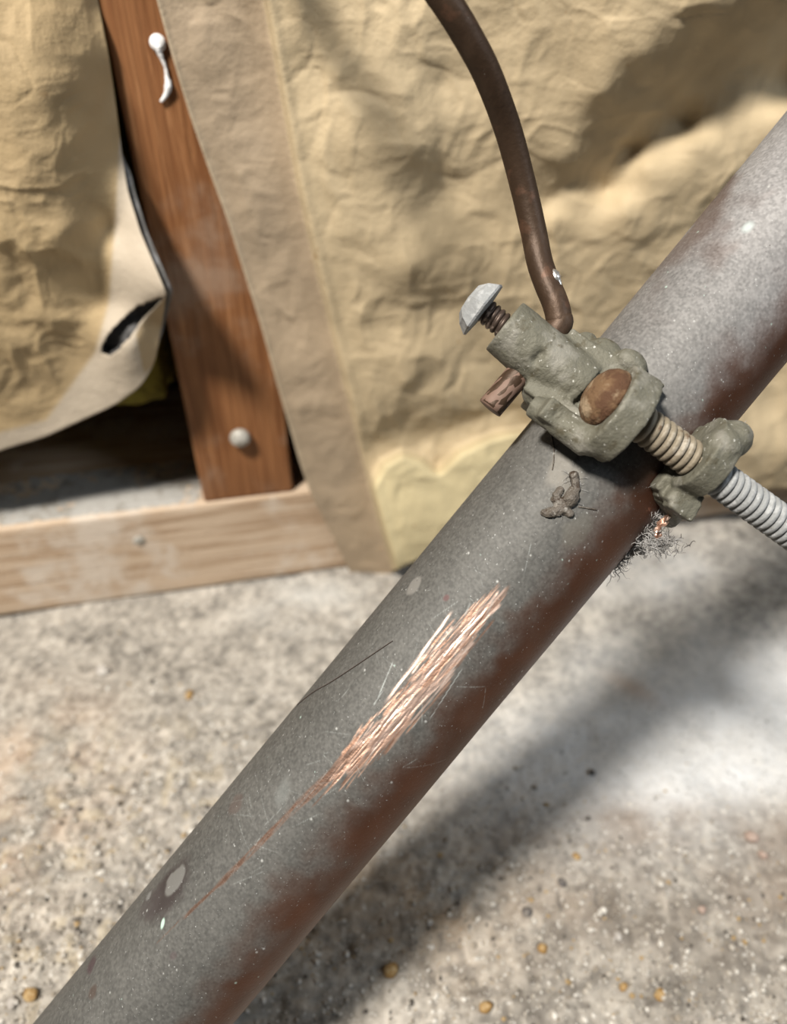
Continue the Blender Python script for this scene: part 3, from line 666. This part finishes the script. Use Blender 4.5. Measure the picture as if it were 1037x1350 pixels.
# ------------------------------------------------------------------ ground wire
def cam_mm(px, py, D):
    r = ray(px, py); return C0+r*D
D0 = lambda P: float((P-C0)@cF)
w_in = PO+B.T@np.array([5, loc(735, 432, 11.0)[1], 11.0]); w_out = PO+B.T@np.array([-12.4, loc(653, 529, 11.0)[1], 11.0])
Dn = D0(w_in)
path = [w_out, w_out*.5+w_in*.5, w_in, cam_mm(736, 418, Dn), cam_mm(731, 398, Dn), cam_mm(721, 374, Dn+.5), cam_mm(711, 345, Dn+1), cam_mm(703, 305, Dn+1), cam_mm(688, 240, Dn-1), cam_mm(669, 170, Dn-5),
        cam_mm(643, 100, Dn-11), cam_mm(616, 48, Dn-15), cam_mm(586, 0, Dn-18), cam_mm(545, -55, Dn-20), cam_mm(490, -110, Dn-20), cam_mm(400, -190, Dn-10), wall_pt(112, 22, 238), wall_pt(104, 6, 262), wall_pt(102, 3.5, 285), wall_pt(102, 3.0, 303)]
wire = tube('ground_wire', [Vector(p*MM) for p in path], 2.2*MM, M_wire, None, 24, .004, 10)
tag(wire, 'thick brown copper ground wire arching up from the clamp', 'wire')
stub = tube('wire_end', [Vector((w_out+(w_out-w_in)*.002)*MM), Vector((w_out*.5+w_in*.5)*MM)], 2.2*MM, M_stub, wire, 24, .012, 8); stub['label'] = 'short cut end of the wire sticking out under the clamp'
nk = [Vector(cam_mm(px, py, D0(np.array(path[5]))-1.2)*MM) for px, py in ((727, 355), (731, 363), (734, 371), (738, 379))]
k_ = tube('nick', nk, [.0003, .0009, .0008, .0004], M_bright, wire, 8, .2, 4); k_['label'] = 'bright nick in the wire'

# ------------------------------------------------------------------ crust, lint, hair
def on_pipe_w(px, py, lift):
    X, T = on_pipe(px, py); r = R_PIPE+lift; return Vector((X, r*math.sin(T), r*math.cos(T)))*MM
bm = bmesh.new()
for pts_, rr in (([(756, 628), (758, 642), (752, 655), (744, 665), (736, 672), (726, 676), (716, 676)], (.5, .7, .9, 1.0, .95, 1.0, .7)), ([(738, 668), (732, 655), (738, 646)], (1.0, .8, .5)), ([(742, 672), (750, 676)], (.8, .5))):
    for i in range(len(pts_)-1): add_cyl(bm, on_pipe_w(*pts_[i], .15), on_pipe_w(*pts_[i+1], .15), rr[i]*MM, rr[i+1]*MM, 12)
    add_ball(bm, on_pipe_w(*pts_[0], .1), rr[0]*MM); add_ball(bm, on_pipe_w(*pts_[-1], .1), rr[-1]*MM)
crust = thing('debris_clump', 'dried brownish crust stuck on the pipe below the clamp', 'debris', PM)
cast_part('crust', bm, M_crust, crust, .00022, 2, .0007, (R_PIPE+.05)*MM, 40)
for pl in (((723, 560), (727, 575), (730, 592), (730, 606), (728, 620)), ((762, 668), (775, 670), (786, 672))):
    tube('trail', [on_pipe_w(x, y, .10) for x, y in pl], .00012, M_crust, crust, 6, .2, 5)

fz = []
for k in range(60):
    g = RNG.integers(0, 6); P_ = [(756, 630), (757, 644), (750, 658), (740, 668), (728, 676), (734, 655)][g]; c0 = np.array(P_)+RNG.normal(0, 3.5, 2); dx = RNG.normal(0, 1, 2); dx /= np.linalg.norm(dx); L = []
    for q_ in range(6):
        L.append(on_pipe_w(c0[0], c0[1], .12+.35*abs(math.sin(q_*.6+k)))); dx = dx+RNG.normal(0, .5, 2); dx /= np.linalg.norm(dx); c0 = c0+dx*RNG.uniform(1.5, 4)
    fz.append(L)
fu = fibres('fuzz', fz, .000032, M_lint, crust); fu['kind'] = 'stuff'
lint = thing('lint_tuft', 'grey lint and fibres caught between the pipe and the lower clamp jaw', 'lint', PM)
lines = []
for k in range(520):
    g = RNG.random()**.8; c0 = np.array([900, 615])*(1-g)+np.array([806, 742])*g+RNG.normal(0, 1, 2)*np.array([9, 8])*(1.2-.5*g)
    if RNG.random() < .25: c0 = np.array([868, 718])+RNG.normal(0, 1, 2)*np.array([14, 6])
    z_ = 9-8*g+RNG.normal(0, 1.2); p = np.array(loc(c0[0], c0[1], z_)); dr = RNG.normal(0, 1, 3); dr /= np.linalg.norm(dr); L = []
    for s in range(9):
        r = math.hypot(p[1], p[2])
        if r < R_PIPE+.15: p[1] *= (R_PIPE+.2)/r; p[2] *= (R_PIPE+.2)/r
        L.append(Vector(p)*MM); dr = dr+RNG.normal(0, .55, 3); dr /= np.linalg.norm(dr); p = p+dr*RNG.uniform(.2, .6)
    lines.append(L)
for k in range(10):   # loose cobweb threads
    p0 = np.array(loc(RNG.uniform(850, 960), RNG.uniform(560, 640), RNG.uniform(12, 18))); p1 = p0+RNG.normal(0, 5, 3); L = []
    for s in range(7): L.append(Vector(p0*(1-s/6)+p1*s/6+RNG.normal(0, .25, 3))*MM)
    lines.append([q for q in L if math.hypot(q.y, q.z) > .0146] if sum(math.hypot(q.y, q.z) > .0146 for q in L) > 2 else lines[0])
f_ = fibres('fibres', lines,   .00007, M_lint, lint); f_['kind'] = 'stuff'
bm = bmesh.new()
for k in range(40):
    g = RNG.random(); c0 = np.array([884, 640])*(1-g)+np.array([822, 732])*g+RNG.normal(0, 6, 2); p = np.array(loc(c0[0], c0[1], 4-4*g)); r = math.hypot(p[1], p[2])
    if r < R_PIPE: p[1] *= R_PIPE/r; p[2] *= R_PIPE/r
    add_ball(bm, Vector(p)*MM, RNG.uniform(.5, 1.1)*MM)
fl = cast_part('fluff', bm, M_lint, lint, .0003, 2, .0006, (R_PIPE+.05)*MM, 60)
for px, py, z_, s in ((872, 690, 8.5, 1.2), (866, 697, 8, .9), (878, 683, 9, .8), (890, 640, 13, 1.0), (899, 643, 13, .9), (877, 660, 11, .8), (884, 668, 11, .7), (868, 705, 7, .7)):
    bm = bmesh.new(); p = loc(px, py, z_); r = math.hypot(p[1], p[2]); k = max(1, (R_PIPE+.8)/r)
    g = bmesh.ops.create_icosphere(bm, subdivisions=2, radius=s*MM*.75)
    for v in g['verts']: v.co = Vector((v.co.x*1.2, v.co.y*.8, v.co.z*.6))*(1+.5*random.uniform(-1, 1))+Vector((p[0], p[1]*k, p[2]*k))*MM
    from_bm('copper_shaving', bm, M_copper, lint, False)

hair_pts = [on_pipe_w(x, y, .15) for x, y in ((518, 845), (490, 864), (462, 883), (436, 900), (412, 914), (392, 930))]
hr = tube('hair_strand', hair_pts, .00007, M_hair, None, 6, 0, 6); hr.matrix_world = PM
tag(hr, 'single dark hair lying on the copper pipe left of the scrape', 'hair')

# ------------------------------------------------------------------ pebbles and grit on the floor
def pebble(px, py, size, colr, label, group, name='pebble', flat=.7):
    c = sight_floor(px, py, -.5); bm = bmesh.new(); g = bmesh.ops.create_icosphere(bm, subdivisions=3, radius=1); sd = random.randint(0, 9999)
    ex = (random.uniform(.85, 1.15), random.uniform(.75, 1.0), flat)
    for v in g['verts']:
        n_ = 1+.28*float(fbm(np.array(v.co[:])*1.3+5, 2, sd)); v.co = Vector((v.co.x*ex[0], v.co.y*ex[1], v.co.z*ex[2]))*n_*size*MM
    mt = bpy.data.materials.get('pebble_'+colr)
    if not mt:
        C = {'ochre': ((.27, .16, .055), (.40, .29, .15)), 'grey': ((.34, .31, .28), (.50, .47, .43)), 'dark': ((.10, .09, .085), (.18, .16, .14)), 'rose': ((.30, .22, .18), (.42, .33, .28))}[colr]
        mt = material('pebble_'+colr, [(C[0],), (C[1], 500, .48, .62)], .6, bump=((900, .0003),))
    o = from_bm(name, bm, mt); o.location = (c[0]*MM, c[1]*MM, (floor_z(c[0], c[1])+size*flat*.45)*MM); o.rotation_euler = (0, 0, random.uniform(0, 6))
    return tag(o, label, 'pebble', group)
G = 'pebbles on the concrete'
pebble(515, 1281, 2.3, 'ochre', 'larger ochre pebble on the concrete below the pipe, at the bottom middle', G)
pebble(715, 1249, 1.35, 'ochre', 'small ochre pebble on the concrete to the right of the larger ochre one', G)
pebble(640, 1328, 1.7, 'ochre', 'pale ochre pebble at the bottom edge, right of the pipe end', G)
pebble(780, 1018, 1.2, 'dark', 'dark speck-like pebble on the white patch of concrete', G)
pebble(694, 1202, 1.6, 'dark', 'dark pebble on the bright concrete above the small ochre pebble', G)
pebble(136, 886, 2.8, 'grey', 'pale pebble on the concrete left of the pipe, below the wooden plate', G)
pebble(250, 918, 1.7, 'ochre', 'yellowish pebble on the concrete between the pipe and the pale pebble', G)
for px, py, s_, c, lb in ((40, 1312, 1.7, 'ochre', 'ochre pebble in the coarse gravel at the bottom left corner'), (18, 1325, 1.3, 'grey', 'grey pebble at the left edge, in the bottom left gravel'), (66, 1332, 1.2, 'grey', 'grey pebble in the bottom left gravel, right beside the pipe'),
        (760, 1130, 1.2, 'ochre', 'ochre crumb just below the white patch, in the middle of the floor at right'), (895, 1120, 1.4, 'grey', 'pale grey stone just below the right end of the white patch'), (925, 1200, 1.1, 'rose', 'small rosy stone on the brown stain at the right'),
        (990, 1105, 1.9, 'rose', 'larger rosy stone near the right edge, below the white patch'), (1005, 1128, 1.5, 'rose', 'rosy stone close under the larger rosy one at the right edge'), (822, 1300, 1.3, 'ochre', 'ochre stone near the bottom edge, left one of two at the lower right'), (870, 1311, 1.5, 'ochre', 'ochre stone near the bottom edge, right one of two at the lower right'),
        (740, 1165, 1.2, 'dark', 'dark crumb between the white patch and the lone dark pebble'), (815, 1232, 1.3, 'grey', 'pale grey stone in the middle of the dark-stained lower right floor')):
    pebble(px, py, s_, c, lb, G)
# grit: thousands of crumbs
base = bmesh.new(); bmesh.ops.create_icosphere(base, subdivisions=1, radius=1); bv = np.array([v.co[:] for v in base.verts]); bf = np.array([[v.index for v in f.verts] for f in base.faces]); base.free()
Vs, Fs, Cs = [], [], []; cnt = 0; k = 0
while k < 9000:
    px, py = RNG.uniform(-40, 1080), RNG.uniform(700, 1400)
    c = sight_floor(px, py)
    i = int((c[1]-ys[0])/.8); j = int((c[0]-xs[0])/.8)
    dens = .12+1.1*rough_l[i, j]+.6*rough_r[i, j]-.3*smooth_r[i, j]
    if RNG.random() > dens*.75: k += .15; continue
    s = RNG.choice([.22, .35, .55, .85], p=[.45, .32, .17, .06]); k += 1
    v = bv*RNG.uniform(.65, 1.25, (len(bv), 1))*s*RNG.uniform(.7, 1.2, 3)+np.array([c[0], c[1], Hf[i, j]+s*.3])
    cc = [(.40, .365, .315), (.60, .57, .52), (.26, .225, .18), (.08, .07, .06), (.34, .24, .12)][RNG.choice(5, p=[.4, .25, .17, .10, .08])]
    Vs.append(v); Fs.append(bf+cnt); Cs.append(np.tile(cc, (len(bv), 1))); cnt += len(bv)
gt = new_mesh('grit', np.concatenate(Vs)*MM, np.concatenate(Fs), M_grit, None, False, {'Col': np.concatenate(Cs)})
gt['kind'] = 'stuff'; tag(gt, 'loose sandy grit scattered over the concrete floor', 'grit')
